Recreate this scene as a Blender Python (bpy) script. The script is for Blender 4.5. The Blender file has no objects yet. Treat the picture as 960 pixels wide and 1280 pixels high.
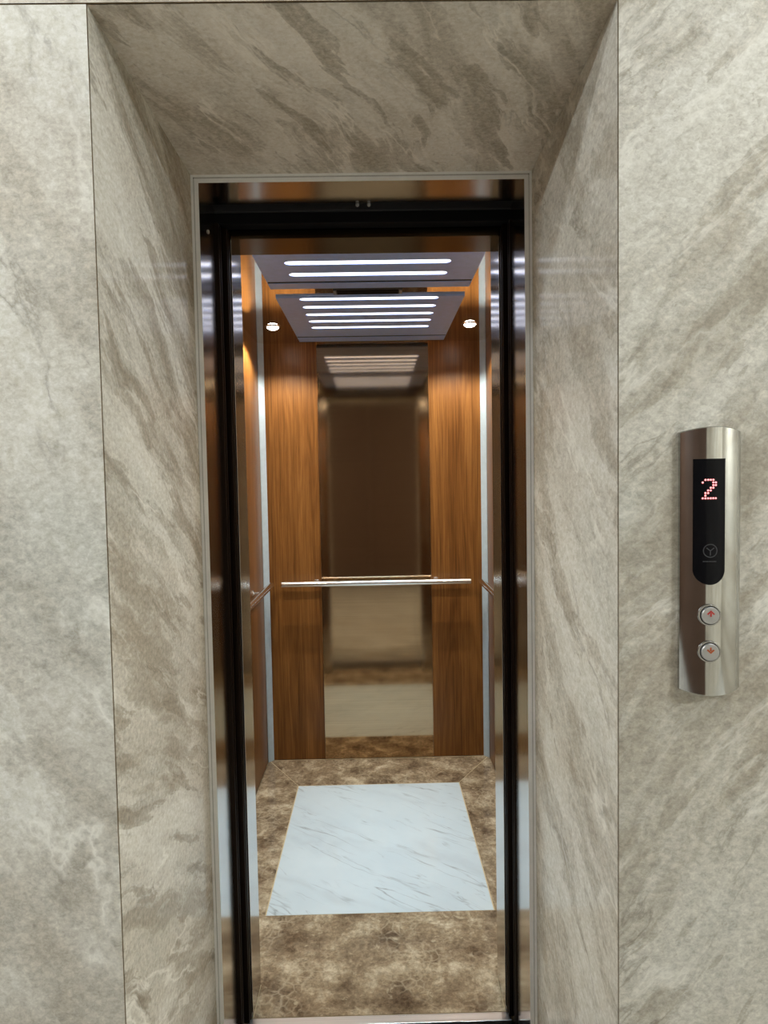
import bpy, bmesh, math, random
from mathutils import Vector, Matrix
SC = bpy.context.scene
COL = SC.collection
random.seed(4)
PI = math.pi

# ---------------------------------------------------------------- dimensions (metres; lens at x=0, y=0, z=1.5)
Y1, Y2 = 1.0, 1.542            # lobby wall face, landing door frame face
XL, XR, TOP = -.4157, .3754, 2.2137   # portal in the marble
YJ = 1.69                      # back of the steel landing jamb
CL, CR = -.3717, .3375         # clear opening of the car
YS, YE = 1.7523, 1.874         # car front return
YB = 3.4456                    # car back wall
WL, WR = -.606, .587           # car side walls
CZ = 2.2204                    # underside of light panels
HC = 2.145                     # underside of car transom
LBX, LBY, LCZ = 3.7, -2.4, 2.62   # lobby extents

# ---------------------------------------------------------------- helpers
def tag(o, label, cat, group=None):
    o['label'] = label; o['category'] = cat; o['kind'] = 'thing'
    if group: o['group'] = group
    return o
def empty(name, loc, label, cat, group=None):
    o = bpy.data.objects.new(name, None); o.empty_display_size = .05
    o.location = loc; COL.objects.link(o)
    return tag(o, label, cat, group)
def world_loc(o):
    v = Vector(o.location)
    while o.parent: o = o.parent; v += Vector(o.location)
    return v
def obj(name, bm, mat, parent=None, smooth=False, origin=None):
    """bm is in world coordinates; the object's origin is its parent's, or origin"""
    me = bpy.data.meshes.new(name)
    org = Vector(origin) if origin is not None else (world_loc(parent) if parent else Vector((0, 0, 0)))
    bmesh.ops.translate(bm, verts=bm.verts, vec=-org)
    bmesh.ops.recalc_face_normals(bm, faces=bm.faces)
    bm.to_mesh(me); bm.free()
    for m in (mat if isinstance(mat, (list, tuple)) else [mat]): me.materials.append(m)
    if smooth:
        for p in me.polygons: p.use_smooth = True
        me.set_sharp_from_angle(angle=math.radians(35))
    o = bpy.data.objects.new(name, me); COL.objects.link(o)
    if parent:
        o.parent = parent; o.location = org - world_loc(parent)
    else:
        o.location = org
    return o
def struct(name, bm, mat, smooth=False):
    o = obj(name, bm, mat, smooth=smooth); o['kind'] = 'structure'; return o
def box(bm, x0, x1, y0, y1, z0, z1, bev=0, seg=2):
    b = bmesh.new()
    bmesh.ops.create_cube(b, size=1)
    for v in b.verts:
        v.co = Vector((x0 + (v.co.x + .5) * (x1 - x0), y0 + (v.co.y + .5) * (y1 - y0), z0 + (v.co.z + .5) * (z1 - z0)))
    if bev: bmesh.ops.bevel(b, geom=b.edges[:], offset=bev, segments=seg, affect='EDGES', profile=.6)
    merge(bm, b); return bm
def merge(bm, b):
    me = bpy.data.meshes.new('tmp'); b.to_mesh(me); b.free(); bm.from_mesh(me); bpy.data.meshes.remove(me)
def B(*a, **k): return box(bmesh.new(), *a, **k)
def prism(bm, pts, z0, z1, axis='z', bev=0):
    """pts: outline in the two other axes (z: x,y / y: x,z / x: y,z)"""
    def P(a, b, t): return {'z': (a, b, t), 'y': (a, t, b), 'x': (t, a, b)}[axis]
    b = bmesh.new()
    lo = [b.verts.new(P(u, v, z0)) for u, v in pts]; hi = [b.verts.new(P(u, v, z1)) for u, v in pts]
    b.faces.new(lo[::-1]); b.faces.new(hi)
    n = len(pts)
    for i in range(n): b.faces.new((lo[i], lo[(i + 1) % n], hi[(i + 1) % n], hi[i]))
    if bev: bmesh.ops.bevel(b, geom=b.edges[:], offset=bev, segments=2, affect='EDGES', profile=.6)
    merge(bm, b); return bm
def lathe(bm, c, axis, prof, n=32):
    """prof: (radius, distance along axis) list; axis a unit vector"""
    ax = Vector(axis).normalized(); t = ax.orthogonal().normalized(); s = ax.cross(t)
    b = bmesh.new(); rings = []
    for r, h in prof:
        if r < 1e-6: rings.append([b.verts.new(Vector(c) + ax * h)])
        else: rings.append([b.verts.new(Vector(c) + ax * h + (t * math.cos(2 * PI * i / n) + s * math.sin(2 * PI * i / n)) * r) for i in range(n)])
    for a, d in zip(rings, rings[1:]):
        for i in range(n):
            j = (i + 1) % n
            if len(a) == 1 and len(d) == 1: continue
            if len(a) == 1: b.faces.new((a[0], d[i], d[j]))
            elif len(d) == 1: b.faces.new((a[i], a[j], d[0]))
            else: b.faces.new((a[i], a[j], d[j], d[i]))
    merge(bm, b); return bm
def stadium(cx, cy, hl, hw, n=10):
    """a slot outline along x"""
    pts = []
    for k in range(n + 1):
        a = -PI / 2 + PI * k / n; pts.append((cx + hl - hw + hw * math.cos(a), cy + hw * math.sin(a)))
    for k in range(n + 1):
        a = PI / 2 + PI * k / n; pts.append((cx - hl + hw + hw * math.cos(a), cy + hw * math.sin(a)))
    return pts

# ---------------------------------------------------------------- materials
class NT:
    def __init__(s, name):
        s.m = bpy.data.materials.new(name); s.m.use_nodes = True
        s.t = s.m.node_tree; s.b = s.t.nodes['Principled BSDF']
    def n(s, kind, **k):
        nd = s.t.nodes.new(kind)
        for a, v in k.items():
            if a.startswith('_'): nd.inputs[a[1:].replace('_', ' ')].default_value = v
            else: setattr(nd, a, v)
        return nd
    def l(s, a, b): s.t.links.new(a, b)
    def val(s, nd, i, v):
        if hasattr(v, 'is_output'): s.l(v, nd.inputs[i])
        else: nd.inputs[i].default_value = v
    def math(s, op, a, b=0., c=None, clamp=False):
        nd = s.n('ShaderNodeMath', operation=op, use_clamp=clamp)
        s.val(nd, 0, a); s.val(nd, 1, b)
        if c is not None: s.val(nd, 2, c)
        return nd.outputs[0]
    def ramp(s, f, stops, interp='LINEAR'):
        nd = s.n('ShaderNodeValToRGB'); cr = nd.color_ramp; cr.interpolation = interp
        while len(cr.elements) < len(stops): cr.elements.new(.5)
        for e, (p, c) in zip(cr.elements, stops):
            e.position = p; e.color = (c, c, c, 1) if isinstance(c, (int, float)) else (*c, 1)
        s.l(f, nd.inputs[0]); return nd.outputs[0]
    def mix(s, f, a, b, mode='MIX'):
        nd = s.n('ShaderNodeMix', data_type='RGBA', blend_type=mode)
        s.val(nd, 0, f)
        for i, c in ((6, a), (7, b)):
            if isinstance(c, tuple): nd.inputs[i].default_value = (*c, 1)
            else: s.l(c, nd.inputs[i])
        return nd.outputs[2]
    def noise(s, vec, scale, detail=6, rough=.6, dist=0, out=0, lac=2.0):
        nd = s.n('ShaderNodeTexNoise', _Scale=scale, _Detail=detail, _Roughness=rough, _Distortion=dist, _Lacunarity=lac)
        s.l(vec, nd.inputs['Vector']); return nd.outputs[out]
    def mapping(s, vec, loc=(0, 0, 0), rot=(0, 0, 0), sc=(1, 1, 1)):
        nd = s.n('ShaderNodeMapping'); s.l(vec, nd.inputs[0])
        nd.inputs[1].default_value = loc; nd.inputs[2].default_value = rot; nd.inputs[3].default_value = sc
        return nd.outputs[0]
    def plane(s, axes, seed=0.):
        """a 2D position (in metres) on the slab, as a vector (u, v, seed)"""
        tc = s.n('ShaderNodeTexCoord'); sp = s.n('ShaderNodeSeparateXYZ'); s.l(tc.outputs['Object'], sp.inputs[0])
        cb = s.n('ShaderNodeCombineXYZ')
        s.l(sp.outputs['XYZ'.index(axes[0])], cb.inputs[0]); s.l(sp.outputs['XYZ'.index(axes[1])], cb.inputs[1])
        cb.inputs[2].default_value = seed; return cb.outputs[0]
    def warp(s, vec, scale, amt, detail=3):
        c = s.noise(vec, scale, detail, .55, out=1)
        v1 = s.n('ShaderNodeVectorMath', operation='SUBTRACT'); s.l(c, v1.inputs[0]); v1.inputs[1].default_value = (.5, .5, .5)
        v2 = s.n('ShaderNodeVectorMath', operation='SCALE'); s.l(v1.outputs[0], v2.inputs[0]); v2.inputs['Scale'].default_value = amt
        v3 = s.n('ShaderNodeVectorMath', operation='ADD'); s.l(vec, v3.inputs[0]); s.l(v2.outputs[0], v3.inputs[1])
        return v3.outputs[0]
    def fin(s, color=None, rough=.5, metal=0., spec=.5, **k):
        b = s.b
        for key, v in (('Base Color', color), ('Roughness', rough), ('Metallic', metal), ('Specular IOR Level', spec)):
            if v is None: continue
            if hasattr(v, 'is_output'): s.l(v, b.inputs[key])
            elif isinstance(v, tuple): b.inputs[key].default_value = (*v, 1)
            else: b.inputs[key].default_value = v
        for key, v in k.items(): 
            b.inputs[key.replace('_', ' ')].default_value = v
        return s.m

def srgb(r, g, b):
    f = lambda c: (c / 255 / 12.92) if c / 255 <= .04045 else ((c / 255 + .055) / 1.055) ** 2.4
    return (f(r), f(g), f(b))

def marble(name, axes, angle, seed, stretch=5., light=(196, 193, 181), mid=(166, 161, 146), dark=(128, 119, 103), streak=.55, scale=1.6, gloss=.10, spec=.012):
    s = NT(name)
    p = s.plane(axes, seed)
    r = s.mapping(p, rot=(0, 0, -angle))
    w = s.warp(r, 2.0, .14, 4)
    w = s.warp(w, 13, .012, 5)
    st = s.mapping(w, sc=(1, stretch, 1))
    avg = lambda a, b, t: srgb(*[u + (v - u) * t for u, v in zip(a, b)])
    # broad drift between the pale ground and the middle tone
    cloud = s.noise(w, 1.5, 6, .6, .2)
    base = s.mix(s.ramp(cloud, [(.38, 1.), (.62, 0.)]), srgb(*light), avg(light, mid, .9))
    # torn patches of darker stone drawn out along the bedding, with crisp ragged rims
    for k, (sc, thr, soft, amt) in enumerate(((.62, .52, .03, .62), (1.25, .55, .025, .55), (2.6, .57, .025, .5))):
        q = s.mapping(st, loc=(3.1 * k, 1.7 * k, 5. * k))
        n = s.noise(q, sc * scale, 9, .56, .1)
        m = s.math('MULTIPLY', s.ramp(n, [(thr - soft * .3, 0.), (thr + soft * .3, .55), (thr + soft * 4, 1.)]), min(1, amt * streak * 3.3))
        base = s.mix(m, base, avg(mid, dark, .55 + .15 * k))
        n2 = s.noise(s.mapping(q, loc=(9, 4, 2)), sc * scale * 1.1, 9, .56, .1)
        base = s.mix(s.math('MULTIPLY', s.ramp(n2, [(thr - soft * .3, 0.), (thr + soft * .3, .5), (thr + soft * 4, 1.)]), amt * .7), base, srgb(*[min(255, c + 9) for c in light]))
    # brown and grey-green staining
    hue = s.noise(s.mapping(w, sc=(1, 1.6, 1)), 1.7, 6, .6)
    base = s.mix(s.ramp(hue, [(.54, 0.), (.60, .20), (.74, .40)]), base, srgb(162, 149, 130))
    base = s.mix(s.ramp(hue, [(.28, .40), (.44, 0.)]), base, srgb(172, 174, 165))
    # streaky grain along the bedding, then fine crystalline mottling
    grain = s.noise(s.mapping(w, sc=(1, 1 + stretch * .6, 1)), 16, 9, .72, .1)
    base = s.mix(.26, base, s.ramp(grain, [(.3, .36), (.5, .5), (.7, .64)]), 'OVERLAY')
    fine = s.noise(s.mapping(p, sc=(1, 1.2, 1)), 95, 8, .75, .3)
    base = s.mix(.75, base, s.ramp(fine, [(.3, .28), (.5, .5), (.7, .72)]), 'OVERLAY')
    pit = s.noise(s.mapping(w, sc=(1, 1.7, 1), loc=(4, 4, 1)), 60, 5, .6, .2)
    base = s.mix(s.math('MULTIPLY', s.ramp(pit, [(.60, 0.), (.66, .45)]), s.ramp(cloud, [(.42, .2), (.6, 1.)])), base, avg(mid, dark, 1.1))
    # dark threads and pale calcite threads
    ridge = s.math('ABSOLUTE', s.math('SUBTRACT', s.noise(s.mapping(st, loc=(3, 1, 0)), 1.6 * scale, 8, .6, .1), .5))
    msk = s.ramp(s.noise(s.mapping(w, sc=(1, 2, 1)), 3.1, 3), [(.48, 0.), (.62, 1.)])
    base = s.mix(s.math('MULTIPLY', s.ramp(ridge, [(0, .5), (.008, .25), (.022, 0.)]), msk), base, avg(dark, (90, 82, 68), .6))
    ridge2 = s.math('ABSOLUTE', s.math('SUBTRACT', s.noise(s.mapping(st, loc=(-5, 2, 4)), 1.3 * scale, 7, .58, .1), .5))
    msk2 = s.ramp(s.noise(s.mapping(w, loc=(7, 7, 7), sc=(1, 2, 1)), 2.7, 3), [(.46, 0.), (.60, 1.)])
    base = s.mix(s.math('MULTIPLY', s.ramp(ridge2, [(0, .65), (.010, .3), (.026, 0.)]), msk2), base, srgb(*[min(255, c + 24) for c in light]))
    return s.fin(base, gloss, 0, spec)

def brown_marble(name, seed, rot=0.):
    s = NT(name)
    p = s.mapping(s.plane('XY', seed), rot=(0, 0, rot))
    w = s.warp(p, 7, .07, 5); w = s.warp(w, 30, .012, 4)
    cl = s.noise(w, 8, 12, .70, .15)
    c = s.ramp(cl, [(.32, srgb(88, 71, 54)), (.43, srgb(128, 109, 87)), (.53, srgb(160, 141, 115)), (.64, srgb(206, 190, 163))])
    fine = s.noise(p, 70, 8, .75, .2)
    c = s.mix(.85, c, s.ramp(fine, [(.3, .26), (.5, .5), (.7, .76)]), 'OVERLAY')
    # pale calcite webs, gathered in clumps
    v = s.n('ShaderNodeTexVoronoi', feature='DISTANCE_TO_EDGE', _Scale=30); s.l(w, v.inputs['Vector'])
    m = s.ramp(s.noise(p, 5, 5, .6), [(.50, 0.), (.60, 1.)])
    c = s.mix(s.math('MULTIPLY', s.ramp(v.outputs[0], [(0, .34), (.05, .2), (.14, 0.)]), m), c, srgb(226, 210, 180))
    ch = s.noise(w, 26, 6, .65, .1)
    c = s.mix(s.ramp(ch, [(.60, 0.), (.68, .55)]), c, srgb(218, 202, 172))
    c = s.mix(s.ramp(ch, [(.30, .5), (.38, 0.)]), c, srgb(74, 58, 42))
    return s.fin(c, .12, 0, .5)

def white_marble(name):
    s = NT(name)
    p = s.plane('XY', 2.3)
    r = s.mapping(p, rot=(0, 0, math.radians(38)))
    w = s.warp(r, 2.2, .08, 3); w = s.warp(w, 16, .012, 3)
    def thread(loc, st, sc, width, amt, thr):
        q = s.mapping(w, loc=loc, sc=(1, st, 1))
        rg = s.math('ABSOLUTE', s.math('SUBTRACT', s.noise(q, sc, 4, .5, .3), .5))
        mk = s.ramp(s.noise(s.mapping(w, loc=loc, sc=(1, 2, 1)), 3.4, 3), [(thr, 0.), (thr + .13, 1.)])
        return s.math('MULTIPLY', s.ramp(rg, [(0, amt), (width * .4, amt * .45), (width, 0.)]), mk)
    c = s.ramp(s.noise(w, 3, 5), [(.3, srgb(208, 221, 228)), (.7, srgb(220, 231, 236))])
    c = s.mix(thread((0, 0, 0), 9, 1.0, .016, .7, .47), c, srgb(140, 146, 150))
    c = s.mix(thread((4, 2, 1), 7, 2.2, .016, .5, .50), c, srgb(150, 154, 158))
    c = s.mix(thread((1, 8, 3), 3, 1.2, .09, .22, .42), c, srgb(170, 176, 182))
    return s.fin(c, .12, 0, .5)

def wood(name, axes, seed, rough=.3):
    """axes: (across the grain, along the grain)"""
    s = NT(name)
    p = s.plane(axes, seed)
    w = s.warp(p, 1.2, .022, 3)
    cat = s.noise(s.mapping(w, sc=(6.5, .55, 1)), 1.35, 2, .5, .25)
    rings = s.math('SINE', s.math('MULTIPLY', cat, 60))
    grain = s.noise(s.mapping(w, sc=(120, 1.3, 1)), 1.6, 6, .65, .05)
    pores = s.noise(s.mapping(w, sc=(330, 9, 1)), 1.3, 3, .6)
    tone = s.noise(s.mapping(p, sc=(5, .25, 1)), 2.0, 4, .6)
    v = s.math('ADD', s.math('MULTIPLY', rings, .030), s.math('ADD', s.math('MULTIPLY', grain, .55), s.math('MULTIPLY', tone, .45)))
    c = s.ramp(v, [(.32, srgb(84, 51, 22)), (.45, srgb(114, 75, 36)), (.55, srgb(134, 92, 47)), (.70, srgb(156, 110, 60))])
    c = s.mix(s.ramp(pores, [(.56, 0.), (.70, .4)]), c, srgb(72, 38, 16))
    return s.fin(c, rough, 0, .32)

def brushed(name, col, rough=.16, along='z', metal=1., aniso=.0):
    s = NT(name)
    tc = s.n('ShaderNodeTexCoord')
    sc = {'z': (300, 300, 1.2), 'x': (1.2, 300, 300), 'y': (300, 1.2, 300)}[along]
    g = s.noise(s.mapping(tc.outputs['Object'], sc=sc), 1.0, 4, .6)
    c = s.mix(s.ramp(g, [(.3, 0.), (.7, 1.)]), tuple(x * .9 for x in col), tuple(min(1, x * 1.08) for x in col))
    rr = s.math('ADD', s.math('MULTIPLY', g, rough * .5), rough * .75)
    return s.fin(c, rr, metal)

def plain(name, col, rough=.5, metal=0., spec=.5, bump=0., **k):
    s = NT(name)
    tc = s.n('ShaderNodeTexCoord')
    g = s.noise(tc.outputs['Object'], 35, 5, .6)
    c = s.mix(s.ramp(g, [(.3, 0.), (.7, 1.)]), tuple(x * .93 for x in col), tuple(min(1, x * 1.06) for x in col))
    return s.fin(c, rough, metal, spec, **k)

def emit(name, col, strength):
    s = NT(name)
    s.b.inputs['Emission Color'].default_value = (*col, 1); s.b.inputs['Emission Strength'].default_value = strength
    return s.fin((.8, .8, .8), .4)

D = math.radians
M = {}
M['wall_l'] = marble('marble_left', 'XZ', D(-60), 1.7, 1.7, (212, 210, 200), (196, 192, 180), (160, 153, 139), .42, 1.5)
M['wall_r'] = marble('marble_right', 'XZ', D(47), 5.1, 3.6, (195, 192, 181), (177, 172, 158), (146, 138, 122), .5, 1.3)
M['rev_l'] = marble('marble_reveal_left', 'YZ', D(-30), 8.4, 4.2, (206, 203, 192), (186, 180, 166), (146, 137, 121), .6, 1.5)
M['rev_r'] = marble('marble_reveal_right', 'YZ', D(32), 11.9, 2.4, (206, 204, 193), (190, 185, 172), (156, 148, 132), .45, 1.5)
M['soffit'] = marble('marble_soffit', 'XY', D(62), 15.2, 4.2, (222, 215, 203), (202, 194, 180), (162, 152, 136), .6, 1.6)
M['wall_t'] = marble('marble_upper', 'XZ', D(20), 21., 3., (206, 200, 186), (190, 183, 168), (160, 150, 134), .4)
M['lobby_floor'] = marble('lobby_floor_stone', 'XY', D(30), 30., 3., (178, 175, 167), (168, 164, 155), (150, 145, 134), .4, gloss=.1)
M['caulk'] = plain('joint_filler', srgb(112, 92, 62), .7)
M['plaster'] = plain('ceiling_paint', srgb(196, 193, 186), .8)
M['wood_back'] = wood('walnut_back', 'XZ', 3.3)
M['wood_side'] = wood('walnut_side', 'YZ', 7.7)
M['wood_lobby'] = plain('brown_lobby_panel', srgb(80, 57, 41), .6)
M['steel'] = brushed('brushed_steel', (.58, .57, .56), .145)
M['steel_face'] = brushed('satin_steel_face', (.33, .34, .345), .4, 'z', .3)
M['steel_door'] = brushed('dark_steel_edge', (.026, .018, .014), .45)
M['bronze'] = brushed('bronze_mirror_steel', (.50, .365, .225), .07, 'x')
M['mirror'] = brushed('polished_ceiling_steel', (.80, .78, .76), .05, 'x')
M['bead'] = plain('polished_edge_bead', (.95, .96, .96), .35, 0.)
M['chrome'] = plain('chrome', (.86, .87, .88), .22, 1.)
M['alu'] = plain('anodised_aluminium', (.50, .64, .76), .4, .1)
M['sill'] = brushed('sill_aluminium', (.72, .72, .74), .3, 'x')
M['black'] = plain('black_steel', (.006, .006, .007), .6, 0., .1)
M['plate'] = plain('grey_light_plate', (.31, .48, .92), .38, 0., .4)
M['slot'] = emit('led_slot', (.84, .88, 1.), 2.3)
M['lens'] = emit('downlight_lens', (1., .93, .80), 22)
M['lobby_lens'] = emit('lobby_lamp_lens', (.89, .96, 1.), 1680)
M['washer_lens'] = emit('added_fill_lens', (.92, .96, 1.), 530)  # unseen lamp pair, added to brighten the top of the front wall
M['brown'] = [brown_marble('emperador_%s' % k, 2. + 4 * i, r) for i, (k, r) in enumerate((('a', 0), ('b', .3), ('c', 1.4), ('d', 1.9)))]
M['white'] = white_marble('white_marble')
M['grout'] = plain('cream_joint', srgb(206, 188, 150), .6)
M['call_steel'] = plain('polished_call_steel', (.62, .63, .62), .09, 1.)
M['glass'] = plain('black_glass', (.005, .005, .006), .15, 0., .12)
M['red_led'] = emit('red_led', (1., .03, .05), 1.7)
M['logo'] = plain('grey_print', (.035, .036, .04), .5)
M['button'] = plain('satin_button', (.50, .50, .49), .34, .75)
M['rim'] = plain('button_rim', (.55, .55, .55), .15, 1.)
M['rim_dark'] = plain('button_gap', (.03, .03, .03), .5)
M['arrow_up'] = plain('red_print', srgb(170, 42, 40), .5)
M['arrow_dn'] = plain('rust_print', srgb(166, 78, 30), .5)
M['grey_plastic'] = plain('dark_grey_plastic', (.03, .03, .032), .45)

# ---------------------------------------------------------------- the lobby (setting)
G = .0012
def PR(pts, a, b, ax): return prism(bmesh.new(), pts, a, b, ax)
E_ = .0006
struct('wall_left', PR([(-LBX, Y1), (XL - E_, Y1), (XL - E_ - .02, Y1 + .02), (-LBX, Y1 + .02)], 0, TOP - G, 'z'), M['wall_l'])
struct('wall_right', PR([(XR + E_, Y1), (LBX, Y1), (LBX, Y1 + .02), (XR + E_ + .02, Y1 + .02)], 0, TOP - G, 'z'), M['wall_r'])
struct('wall_above', PR([(Y1, TOP + G), (Y1 + .02, TOP + G + .02), (Y1 + .02, LCZ), (Y1, LCZ)], -LBX, LBX, 'x'), M['wall_t'])
F_ = .0028
struct('trim_1', PR([(XL, Y1 + F_), (XL, Y2 + .01), (XL - .02, Y2 + .01), (XL - .02, Y1 + F_ + .02)], 0, TOP, 'z'), M['rev_l'])
struct('trim_2', PR([(XR, Y1 + F_), (XR, Y2 + .01), (XR + .02, Y2 + .01), (XR + .02, Y1 + F_ + .02)], 0, TOP, 'z'), M['rev_r'])
struct('trim_3', PR([(Y1 + F_, TOP), (Y2 + .01, TOP), (Y2 + .01, TOP + .02), (Y1 + F_ + .02, TOP + .02)], XL - .02, XR + .02, 'x'), M['soffit'])
# filler in the joints between the slabs
bm = bmesh.new()
for sg, x in ((-1, XL), (1, XR)):
    prism(bm, [(x + sg * .0009, Y1 + .0006), (x + sg * .0009, Y1 + .0035), (x + sg * .02, Y1 + .0226), (x + sg * .02, Y1 + .0197)], 0, TOP, 'z')
prism(bm, [(Y1 + .0006, TOP + .0015), (Y1 + .0035, TOP + .0015), (Y1 + .0226, TOP + .0206), (Y1 + .0197, TOP + .0206)], XL - .02, XR + .02, 'x')
box(bm, -LBX, XL - .001, Y1 + .0015, Y1 + .02, TOP - G, TOP + G); box(bm, XR + .001, LBX, Y1 + .0015, Y1 + .02, TOP - G, TOP + G)
struct('trim_4', bm, M['caulk'])
struct('floor', B(-LBX, LBX, LBY, Y2 + .01, -.05, 0), M['lobby_floor'])
ceil = struct('ceiling', B(-LBX, LBX, LBY, Y1 + .02, LCZ, LCZ + .05), M['plaster'])
struct('wall_side_left', B(-LBX - .05, -LBX, LBY, Y1 + .02, 0, LCZ), M['wood_lobby'])
struct('wall_side_right', B(LBX, LBX + .05, LBY, Y1 + .02, 0, LCZ), M['wall_t'])
struct('wall_behind', B(-LBX, LBX, LBY - .05, LBY, 0, LCZ), M['wall_t'])
# walnut double door in the wall opposite the lift (seen only as a brown reflection)
bm = bmesh.new()
for k in range(5): box(bm, -3.69 + k * .9, -3.69 + k * .9 + .895, LBY, LBY + .045, .01, LCZ - .01, .004)
struct('door_1', bm, M['wood_lobby'])
# recessed ceiling lamps of the lobby; the pair nearest the wall is added fill
for lx, ly, lm in ((-3.35, -.65, 'lobby'), (-3.0, -.65, 'lobby'), (3.1, -.65, 'lobby'), (3.5, -.65, 'lobby'), (-1.2, .45, 'washer'), (1.25, .45, 'washer')):
    bm = bmesh.new(); lathe(bm, (lx, ly, LCZ), (0, 0, -1), [(.075, 0), (.075, .004), (.068, .008), (.055, .008), (.052, .003), (.052, 0)])
    obj('lamp_ring', bm, M['steel_face'], ceil, True)
    bm = bmesh.new(); lathe(bm, (lx, ly, LCZ), (0, 0, -1), [(.05 * math.cos(a * PI / 16), .0005 + .05 * math.sin(a * PI / 16)) for a in range(8)] + [(0, .0505)])
    obj('lamp_lens', bm, M[lm + '_lens'], ceil, True)

# ---------------------------------------------------------------- landing door frame
fr = empty('elevator_door_frame', (-.02, Y2, 0), 'brushed stainless steel door frame set at the back of the marble portal', 'door frame')
JW = .0168
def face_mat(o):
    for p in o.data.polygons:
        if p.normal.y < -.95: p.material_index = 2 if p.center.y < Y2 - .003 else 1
for sgn, x in ((1, XL), (-1, XR)):
    xi = x + sgn * JW
    pts = [(x, Y2), (x, Y2 - .004), (x + sgn * .0058, Y2 - .004), (x + sgn * .0070, Y2), (xi, Y2), (xi, YJ), (x - sgn * .05, YJ), (x - sgn * .05, YJ - .02), (x, YJ - .02)]
    bm = bmesh.new(); prism(bm, pts, 0, TOP, 'z')
    for v in bm.verts:          # mitred head
        if v.co.z > 1: v.co.z = TOP - max(0, min(JW, (v.co.x - x) * sgn))
    face_mat(obj('jamb', bm, [M['steel'], M['steel_face'], M['bead']], fr))
bm = bmesh.new()
prism(bm, [(Y2, TOP), (Y2 - .004, TOP), (Y2 - .004, TOP - .0058), (Y2, TOP - .0070), (Y2, TOP - JW), (YJ - .03, TOP - JW), (YJ - .03, TOP)], XL, XR, 'x')
for v in bm.verts: v.co.x += (TOP - v.co.z) * (1 if v.co.x < 0 else -1)
face_mat(obj('header', bm, [M['steel'], M['steel_face'], M['bead']], fr))
for bx in (-.034, -.005):
    bm = bmesh.new(); lathe(bm, (bx, YJ - .024, TOP - JW - .0002), (0, 0, -1), [(0, 0), (.0045, 0), (.0045, .004), (.003, .006), (0, .0065)], 16)
    obj('bolt', bm, M['steel_face'], fr, True)
bm = bmesh.new(); lathe(bm, (XL + JW, YJ - .07, 2.115), (1, 0, 0), [(0, 0), (.005, 0), (.005, .0015), (.003, .003), (0, .003)], 16)
o = obj('screw', bm, M['steel_face'], fr, True)

# landing sill and its track
sl = tag(obj('landing_sill', B(XL + JW + .0005, XR - JW - .0005, Y2 + .0105, YJ + .004, -.03, .001), M['sill'], origin=(-.02, 1.6, -.03)), 'aluminium door sill at the foot of the landing door frame', 'door sill')
for gy in (1.585, 1.62, 1.655):
    obj('groove', B(XL + JW + .001, XR - JW - .001, gy - .004, gy + .004, .0009, .0014), M['black'], sl)

# ---------------------------------------------------------------- sliding doors, drawn back into their pockets
def leaf(name, xe, sgn, y0, y1, label):
    """xe: leading edge; the leaf runs outwards from it"""
    t = empty(name, (xe + sgn * .2, (y0 + y1) / 2, .008), label, 'elevator door', 'sliding door leaves')
    xo = xe + sgn * .40
    a, b = sorted((xe + sgn * .0025, xo))
    obj('door_panel', B(a, b, y0, y1, .008, 2.165, .0015), M['steel_door'], t)
    a, b = sorted((xe, xe + sgn * .0024))
    obj('edge_seal', B(a, b, y0 + .009, y1 - .004, .01, 2.16, .0008), M['steel_door'], t)
    return t
leaf('landing_door_leaf', -.3880, -1, 1.6925, 1.7145, 'dark steel landing door leaf retracted behind the left door jamb')
leaf('landing_door_leaf', .3530, 1, 1.6925, 1.7145, 'dark steel landing door leaf retracted behind the right door jamb')
leaf('car_door_leaf', -.3745, -1, 1.7265, 1.7485, 'dark steel car door leaf slid open beside the left side of the cabin entrance')
leaf('car_door_leaf', .3403, 1, 1.7265, 1.7485, 'dark steel car door leaf slid open beside the right side of the cabin entrance')
# black box standing in for the dark void and door gear above the opening
dg = tag(obj('dark_gap_box', B(-.75, .72, 1.71, 1.75, 2.168, 2.40, .002), M['black'], origin=(-.02, 1.73, 2.168)), 'black box standing for the dark gap and door gear above the open doors', 'door operator')
bm = B(-.42, .39, 1.700, 1.7095, 2.195, 2.235, .001)
obj('hanger_track', bm, M['grey_plastic'], dg)
# hoistway around the doors
struct('wall_shaft', B(-.9, .88, Y2 + .02, 1.80, TOP + .19, TOP + .24), M['black'])
bm = B(-.92, -.88, Y2 + .02, 1.80, -.05, TOP + .24); box(bm, .84, .88, Y2 + .02, 1.80, -.05, TOP + .24)
box(bm, -.92, XL - .052, Y2 + .02, Y2 + .03, 0, TOP + .24); box(bm, XR + .052, .88, Y2 + .02, Y2 + .03, 0, TOP + .24); box(bm, -.92, .88, Y2 + .02, Y2 + .03, TOP + .0205, TOP + .24)
struct('wall_shaft_front', bm, M['black'])
# the rest of the hoistway, round the car
struct('wall_shaft_left', B(-.92, -.88, 1.80, 3.70, -.40, 2.60), M['plaster'])
struct('wall_shaft_right', B(.84, .88, 1.80, 3.70, -.40, 2.60), M['plaster'])
struct('wall_shaft_back', B(-.92, .88, 3.70, 3.74, -.40, 2.60), M['plaster'])
struct('floor_shaft', B(-.92, .88, Y2 + .02, 3.74, -.44, -.40), M['plaster'])
struct('ceiling_shaft', B(-.92, .88, 1.80, 3.74, 2.60, 2.64), M['plaster'])

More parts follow.
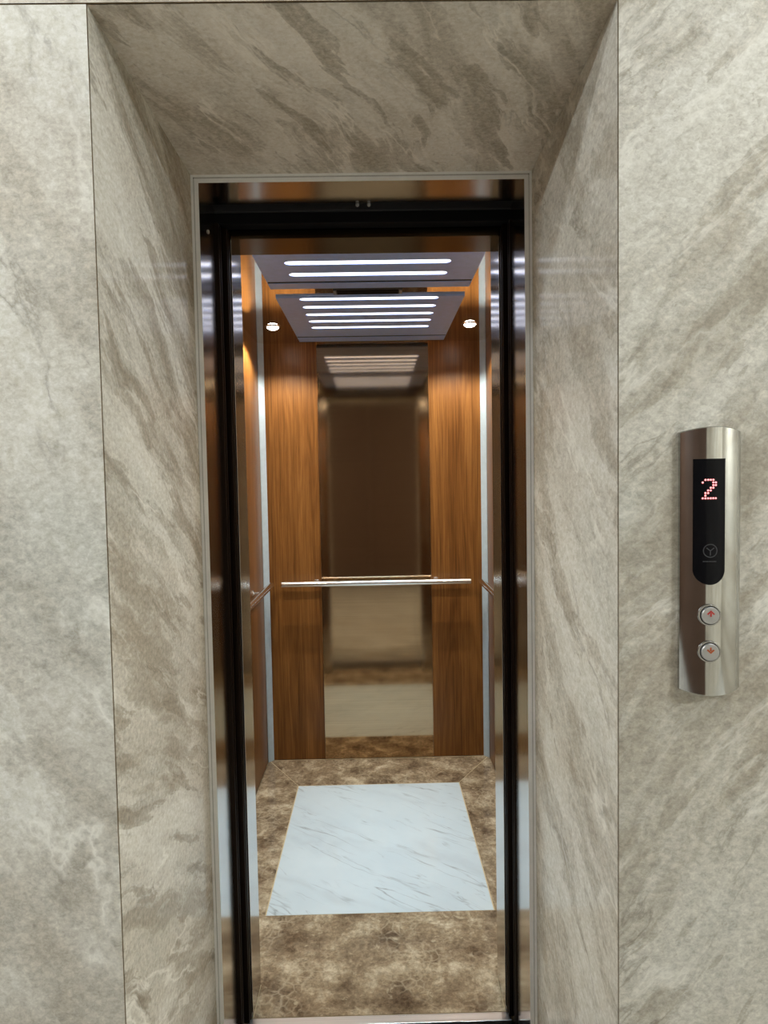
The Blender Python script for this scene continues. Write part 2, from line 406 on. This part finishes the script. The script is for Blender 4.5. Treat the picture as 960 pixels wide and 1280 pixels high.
# ---------------------------------------------------------------- the elevator car
car = empty('elevator_car', (-.01, 2.6, 0), 'lit elevator cabin with walnut walls, bronze mirror back and a white marble floor inlay', 'elevator')
MZ = CZ + .008                 # polished ceiling sheet
MX0, MX1 = -.300, .2865
obj('wall_panel', B(WL, MX0 - .001, YB, YB + .03, .002, MZ), M['wood_back'], car)
obj('wall_panel', B(MX1 + .001, WR, YB, YB + .03, .002, MZ), M['wood_back'], car)
mp = obj('mirror_panel', B(MX0, MX1, YB - .003, YB + .03, .002, MZ, .0008), M['bronze'], car); mp['label'] = 'bronze tinted mirror steel panel'
obj('side_panel', B(WL - .03, WL, YE, YB + .03, .002, MZ), M['wood_side'], car)
obj('side_panel', B(WR, WR + .03, YE, YB + .03, .002, MZ), M['wood_side'], car)
for sgn, x in ((1, WL), (-1, WR)):
    bm = bmesh.new(); c = .027
    prism(bm, [(x, YB), (x, YB - c), (x + sgn * .003, YB - c - .002), (x + sgn * (c + .002), YB - .003), (x + sgn * c, YB)], .001, MZ)
    obj('corner_trim', bm, M['alu'], car)['label'] = 'pale satin aluminium corner trim'
obj('ceiling_sheet', B(WL - .03, WR + .03, YS, YB + .03, MZ, MZ + .02), M['mirror'], car)['label'] = 'mirror polished steel ceiling'
# front return: steel jambs and transom
for xa, xb in ((WL - .03, CL), (CR, WR + .03)):
    obj('door_jamb', B(xa, xb, YS, YE, .002, HC, .0008), M['steel'], car)
obj('transom', B(WL - .03, WR + .03, YS, YE, HC + .0005, MZ - .0005, .0008), brushed('bronze_transom', (.085, .062, .036), .2, 'x'), car)
# floor: cream joint bed, mitred brown border, white inlay
TX0, TX1, TY0, TY1 = -.4085, .3830, 2.184, 3.139
obj('floor_bed', B(WL, WR, YS + .001, YB, -.03, -.0007), M['grout'], car)
g = .0016
def slab(name, pts, mat):
    bm = bmesh.new(); prism(bm, pts, -.02, 0, 'z'); return obj(name, bm, mat, car)
slab('floor_border', [(WL + .001, TY0 - g), (WL + .001, YE + .001), (CL + .001, YE + .001), (CL + .001, YS + .0015), (CR - .001, YS + .0015), (CR - .001, YE + .001), (WR - .001, YE + .001), (WR - .001, TY0 - g)], M['brown'][0])
slab('floor_border', [(WL + .001, TY0 + g * .2), (TX0 - .0042, TY0 + g * .2), (TX0 - .0042, TY1 + .004), (WL + .001, YB - .003)], M['brown'][1])
slab('floor_border', [(TX1 + .0042, TY0 + g * .2), (WR - .001, TY0 + g * .2), (WR - .001, YB - .003), (TX1 + .0042, TY1 + .004)], M['brown'][2])
slab('floor_border', [(WL + .008, YB - .006), (TX0 - .0012, TY1 + .004), (TX1 + .0012, TY1 + .004), (WR - .008, YB - .006)], M['brown'][3])
slab('floor_inlay', [(TX0, TY0), (TX1, TY0), (TX1, TY1), (TX0, TY1)], M['white'])['label'] = 'white marble slab with fine grey veins'
obj('door_sill', B(CL - .012, CR + .012, 1.7228, YS, -.02, -.0003, .001), M['sill'], car)

# ---------------------------------------------------------------- ceiling light panels
LED_W, SPOT_W = .40, 27.
def light_panel(y0, y1, slots, trim_y, label):
    t = empty('ceiling_light_panel', (-.0085, (y0 + y1) / 2, CZ), label, 'ceiling light', 'slotted light panels of the cabin ceiling')
    x0, x1 = -.379, .362
    # plate with slots cut through it: strips between the slots and end pieces
    bm = bmesh.new()
    b = bmesh.new()
    outer = [(x0, y0), (x1, y0), (x1, y1), (x0, y1)]
    def loop(pts):
        vs = [b.verts.new((x, y, CZ)) for x, y in pts]
        return [b.edges.new((vs[i], vs[(i + 1) % len(vs)])) for i in range(len(vs))]
    ed = loop(outer)
    for sy in slots: ed += loop(stadium(-.0135, sy, .275, .019))
    bmesh.ops.triangle_fill(b, edges=ed, use_beauty=True, use_dissolve=False, normal=(0, 0, -1))
    ex = bmesh.ops.extrude_face_region(b, geom=b.faces[:])
    bmesh.ops.translate(b, verts=[v for v in ex['geom'] if isinstance(v, bmesh.types.BMVert)], vec=(0, 0, .0075))
    merge(bm, b)
    obj('plate', bm, M['plate'], t)
    for sy in slots:
        bm = bmesh.new(); prism(bm, stadium(-.0135, sy, .2745, .0185), CZ + .0015, CZ + .006, 'z')
        obj('light_slot', bm, M['slot'], t)
    for sy in slots:             # the LED strip behind each slot shines mostly straight down
        la = bpy.data.lights.new('led_strip', 'AREA'); la.shape = 'RECTANGLE'; la.size = .54; la.size_y = .032
        la.energy = LED_W; la.spread = math.radians(60); la.color = (.56, .83, 1.)
        lo = bpy.data.objects.new('led_strip', la); COL.objects.link(lo); lo.parent = t; lo.location = (-.005, sy - (y0 + y1) / 2, .0008)
    for ty, tw in trim_y:
        obj('end_groove', B(x0 + .002, x1 - .002, ty, ty + .012, CZ - .0006, CZ + .001), M['black'], t)
        obj('end_strip', B(x0 + .001, x1 - .001, ty + .013, ty + tw, CZ - .003, CZ + .001, .001), M['plate'], t)
    return t
light_panel(1.895, 2.452, [1.935, 2.055, 2.175, 2.295], [(2.372, .078)], 'grey slotted ceiling light panel nearest the cabin door')
light_panel(2.577, 3.365, [2.601, 2.718, 2.837, 2.956, 3.076], [(3.258, .105)], 'grey slotted ceiling light panel nearest the mirrored back wall')
# slim vent between the two panels
vt = empty('ceiling_vent', (-.018, 2.515, MZ), 'slim dark vent in the ceiling gap between the two light panels', 'vent')
obj('housing', B(-.15, .114, 2.482, 2.548, MZ - .006, MZ - .0003, .001), M['grey_plastic'], vt)
for k in range(4):
    obj('louvre', B(-.135, .099, 2.49 + k * .014, 2.498 + k * .014, MZ - .0085, MZ - .0055, .0006), M['black'], vt)
for x in (-.149, .103):
    obj('clip', B(x, x + .010, 2.495, 2.535, MZ - .010, MZ - .006, .001), M['steel_face'], vt)

# ---------------------------------------------------------------- downlights
def downlight(x, label):
    y = 3.075
    t = empty('downlight', (x, y, MZ), label, 'downlight', 'round spotlights of the cabin ceiling')
    bm = bmesh.new(); lathe(bm, (x, y, MZ), (0, 0, -1), [(.036, 0), (.036, .002), (.034, .004), (.029, .004), (.027, .001)], 32)
    obj('bezel', bm, M['chrome'], t, True)
    bm = bmesh.new(); lathe(bm, (x, y, MZ), (0, 0, -1), [(.028, .0005), (.0265, .006), (.020, .0115), (.010, .0145), (0, .0155)], 32)
    obj('lens', bm, M['lens'], t, True)
    spot(x, y)
def spot(x, y, k=1.):
    la = bpy.data.lights.new('downlight_lamp', 'SPOT'); la.energy = SPOT_W * k; la.spot_size = math.radians(142); la.spot_blend = .38
    la.shadow_soft_size = .010; la.color = (1., .90, .74)
    lo = bpy.data.objects.new('downlight_lamp', la); COL.objects.link(lo); lo.location = (x, y, MZ - .027)
downlight(-.469, 'small round lit ceiling spotlight at the left rear corner of the cabin')
downlight(.454, 'small round lit ceiling spotlight at the right rear corner of the cabin')

for fx in (-.469, .454):         # the front pair, over the threshold
    bm = bmesh.new(); lathe(bm, (fx, 2.10, MZ), (0, 0, -1), [(.036, 0), (.036, .002), (.034, .004), (.029, .004), (.027, .001), (.027, .0003), (0, .0003)], 32)
    obj('spotlight', bm, M['chrome'], car, True)
    bm = bmesh.new(); lathe(bm, (fx, 2.10, MZ), (0, 0, -1), [(.0265, .0005), (.025, .006), (.019, .0115), (.010, .0145), (0, .0155)], 32)
    obj('spotlight_lens', bm, M['lens'], car, True)
    spot(fx, 2.10, .80)
# ---------------------------------------------------------------- handrails
def rail_mesh(a, b, r):
    a, b = Vector(a), Vector(b); d = (b - a); L = d.length
    bm = bmesh.new()
    lathe(bm, a, d, [(0, 0), (r * .8, 0), (r, .003), (r, L - .003), (r * .8, L), (0, L)], 28)
    return bm
def handrail(a, b, wall_dir, gap, label):
    t = empty('handrail', (Vector(a) + Vector(b)) / 2, label, 'handrail', 'chrome handrails of the cabin')
    obj('rail', rail_mesh(a, b, .0150), M['chrome'], t, True)
    for f in (.18, .82):
        p = Vector(a).lerp(Vector(b), f); w = Vector(wall_dir)
        bm = bmesh.new(); lathe(bm, p + w * .010, w, [(.0055, 0), (.0055, gap - .015), (.016, gap - .0145), (.016, gap - .010)], 20)
        obj('bracket', bm, M['chrome'], t, True)
RZ = .9665
handrail((-.5035, 3.372, RZ), (.4885, 3.372, RZ), (0, 1, 0), YB - 3.372, 'chrome handrail across the bronze mirror back wall')
handrail((-.556, 2.05, RZ), (-.556, 3.36, RZ), (-1, 0, 0), abs(WL + .556), 'short end of a chrome handrail on the left side wall of the cabin')
handrail((.541, 2.05, RZ), (.541, 3.36, RZ), (1, 0, 0), abs(WR - .541), 'short end of a chrome handrail on the right side wall of the cabin')

# ---------------------------------------------------------------- hall call panel
PX, PS, PW = .5155, .017, .0470      # centre, bulge, half width
PR = (PW * PW + PS * PS) / (2 * PS)
def surf(x, lift=0.):                # y of the curved face
    u = x - PX
    return Y1 - .006 - (math.sqrt(max(PR * PR - u * u, 0)) - (PR - PS)) - lift
PZ0, PZ1 = 1.1655, 1.5665
def pend(x, z, sg):                  # arched ends
    u = (x - PX) / PW
    return z + sg * .007 * (1 - u * u)
cp = empty('hall_call_panel', (PX, Y1, 1.36), 'curved polished steel call panel showing a red floor digit on the right marble wall', 'call panel')
bm = bmesh.new(); n = 40
ring = []
xs = [PX - PW + 2 * PW * i / n for i in range(n + 1)]
for x in xs:
    top, bot = pend(x, PZ1, 1), pend(x, PZ0, -1)
    col = [bm.verts.new((x, Y1 - .0002, bot)), bm.verts.new((x, surf(x) + .0015, bot)), bm.verts.new((x, surf(x), bot + .0015)),
           bm.verts.new((x, surf(x), top - .0015)), bm.verts.new((x, surf(x) + .0015, top)), bm.verts.new((x, Y1 - .0002, top))]
    ring.append(col)
for a, c in zip(ring, ring[1:]):
    for i in range(5): bm.faces.new((a[i], c[i], c[i + 1], a[i + 1]))
bm.faces.new(ring[0]); bm.faces.new(ring[-1][::-1])
obj('body', bm, M['call_steel'], cp, True)
def patch(outline_fn, x0, x1, lift, thick, n=24):
    """a thin plate hugging the curved face; outline_fn(x) -> (z low, z high)"""
    b = bmesh.new(); cols = []
    for i in range(n + 1):
        x = x0 + (x1 - x0) * (.5 - .5 * math.cos(PI * i / n)); lo, hi = outline_fn(x)
        y = surf(x, lift)
        cols.append([b.verts.new((x, y + thick, lo)), b.verts.new((x, y, lo)), b.verts.new((x, y, hi)), b.verts.new((x, y + thick, hi))])
    for a, c in zip(cols, cols[1:]):
        for i in range(4):
            b.faces.new((a[i], c[i], c[(i + 1) % 4], a[(i + 1) % 4]))
    b.faces.new(cols[0]); b.faces.new(cols[-1][::-1])
    return b
DX, DW = .5068, .0232
DZT, DZB = 1.5245, 1.3322
def win(x):
    u = max(-1, min(1, (x - DX) / DW))
    return (DZB + DW - DW * math.sqrt(1 - u * u), DZT)
disp = obj('display', patch(win, DX - DW, DX + DW, .0006, .002, 40), M['glass'], cp, True); disp['label'] = 'black display window with a rounded foot'
# the digit 2 as a dot matrix
rows = [".1111.", "1...11", "....11", "...11.", "..11..", ".11...", ".1....", "111111"]
bm = bmesh.new()
def dot(bm, x, z, r, lift):
    y = surf(x, lift)
    lathe(bm, (x, y + .0004, z), (0, -1, 0), [(r, 0), (r, .0005), (r * .6, .0008), (0, .0009)], 12)
zx0, zz0 = DX - .0108, 1.4925
for r_, row in enumerate(rows):
    for c_, ch in enumerate(row):
        if ch == '1': dot(bm, zx0 + c_ * .00375, zz0 - r_ * .0040, .0015, .0010)
obj('digit', bm, M['red_led'], disp)['label'] = 'red dot matrix figure 2'
# faint grey round emblem with three spokes and the illegible line under it
bm = bmesh.new()
lx, lz, lr = DX + .0005, 1.3845, .0105
N = 40
for i in range(N):
    a0, a1 = 2 * PI * i / N, 2 * PI * (i + 1) / N
    v = [(lx + rr * math.cos(a), lz + rr * math.sin(a)) for a, rr in ((a0, lr), (a1, lr), (a1, lr - .0013), (a0, lr - .0013))]
    bm.faces.new([bm.verts.new((x, surf(x, .0009), z)) for x, z in v])
for ang in (-PI / 2, PI / 6 + .15, PI - PI / 6 - .15):
    dx, dz = math.cos(ang), math.sin(ang); px, pz = -dz * .0007, dx * .0007
    v = [(lx + px, lz + pz), (lx - px, lz - pz), (lx + dx * .0072 - px, lz + dz * .0072 - pz), (lx + dx * .0072 + px, lz + dz * .0072 + pz)]
    bm.faces.new([bm.verts.new((x, surf(x, .0009), z)) for x, z in v])
xk = lx - .0105
for i, wd in enumerate((.0022, .0014, .0024, .0012, .0020, .0016, .0022, .0014)):
    v = [(xk, lz - .0172), (xk + wd, lz - .0172), (xk + wd, lz - .0156), (xk, lz - .0156)]
    bm.faces.new([bm.verts.new((x, surf(x, .0009), z)) for x, z in v]); xk += wd + .0007
obj('emblem', bm, M['logo'], disp)
# the two call buttons
def button(z, up):
    x = DX - .0003; y = surf(x)
    ax = Vector((x - PX, -math.sqrt(PR * PR - (x - PX) ** 2), 0)).normalized()
    c = Vector((x, y, z))
    bm = bmesh.new(); lathe(bm, c - ax * .003, ax, [(.0168, 0), (.0168, .005), (.0160, .0062), (.0148, .0062), (.0142, .0050), (.0142, .0030)], 40)
    bt = obj('button', bm, M['rim'], cp, True); bt['label'] = 'round call button with a %s arrow' % ('red up' if up else 'rust coloured down')
    bm = bmesh.new(); lathe(bm, c - ax * .003, ax, [(.0141, .0040), (0, .0040)], 40)
    obj('gap_ring', bm, M['rim_dark'], bt)
    bm = bmesh.new(); lathe(bm, c - ax * .003, ax, [(.0131, .0045), (.0131, .0090), (.0123, .0100), (0, .0102)], 40)
    obj('push_disc', bm, M['button'], bt, True)
    # arrow: head and short shaft
    t = Vector((ax.y * -1, ax.x, 0)).normalized(); top = c - ax * .003 + ax * .0106
    sg = 1 if up else -1
    zc = .0032
    V = lambda u, v: top + t * u + Vector((0, 0, zc + v * sg))
    bm = bmesh.new()
    for poly in ([(0, .0052), (-.0058, -.0004), (-.0040, -.0018), (0, .0022)], [(0, .0052), (0, .0022), (.0040, -.0018), (.0058, -.0004)], [(-.0011, .0012), (-.0011, -.0046), (.0011, -.0046), (.0011, .0012)]):
        lo = [bm.verts.new(V(u, v) - ax * .0005) for u, v in poly]; hi = [bm.verts.new(V(u, v)) for u, v in poly]
        bm.faces.new(hi)
        for i in range(len(poly)): bm.faces.new((lo[i], lo[(i + 1) % len(poly)], hi[(i + 1) % len(poly)], hi[i]))
    obj('arrow', bm, M['arrow_up' if up else 'arrow_dn'], bt)
button(1.2858, True); button(1.2293, False)

# ---------------------------------------------------------------- world and camera
w = bpy.data.worlds.new('World'); SC.world = w; w.use_nodes = True
w.node_tree.nodes['Background'].inputs[0].default_value = (0, 0, 0, 1)
yaw, pitch, roll = .0116, -.0482, -.0179
fwd = Vector((math.sin(yaw) * math.cos(pitch), math.cos(yaw) * math.cos(pitch), math.sin(pitch)))
rt = Vector((math.cos(yaw), -math.sin(yaw), 0)); up = rt.cross(fwd)
r2 = rt * math.cos(roll) + up * math.sin(roll); u2 = -rt * math.sin(roll) + up * math.cos(roll)
cam = bpy.data.cameras.new('Camera'); co = bpy.data.objects.new('Camera', cam); COL.objects.link(co)
mt = Matrix((r2, u2, -fwd)).transposed().to_4x4(); mt.translation = (0, 0, 1.5); co.matrix_world = mt
cam.sensor_fit = 'HORIZONTAL'; cam.sensor_width = 36; cam.lens = 36 * 810 / 960
cam.clip_start = .01
SC.camera = co
SC.view_settings.view_transform = 'Standard'; SC.view_settings.look = 'None'
SC.view_settings.exposure = 0.; SC.view_settings.gamma = 1.; SC.view_settings.use_curve_mapping = False
SC.cycles.max_bounces = 14; SC.cycles.glossy_bounces = 10; SC.cycles.diffuse_bounces = 6
SC.cycles.sample_clamp_indirect = 6.
SC.cycles.use_denoising = True
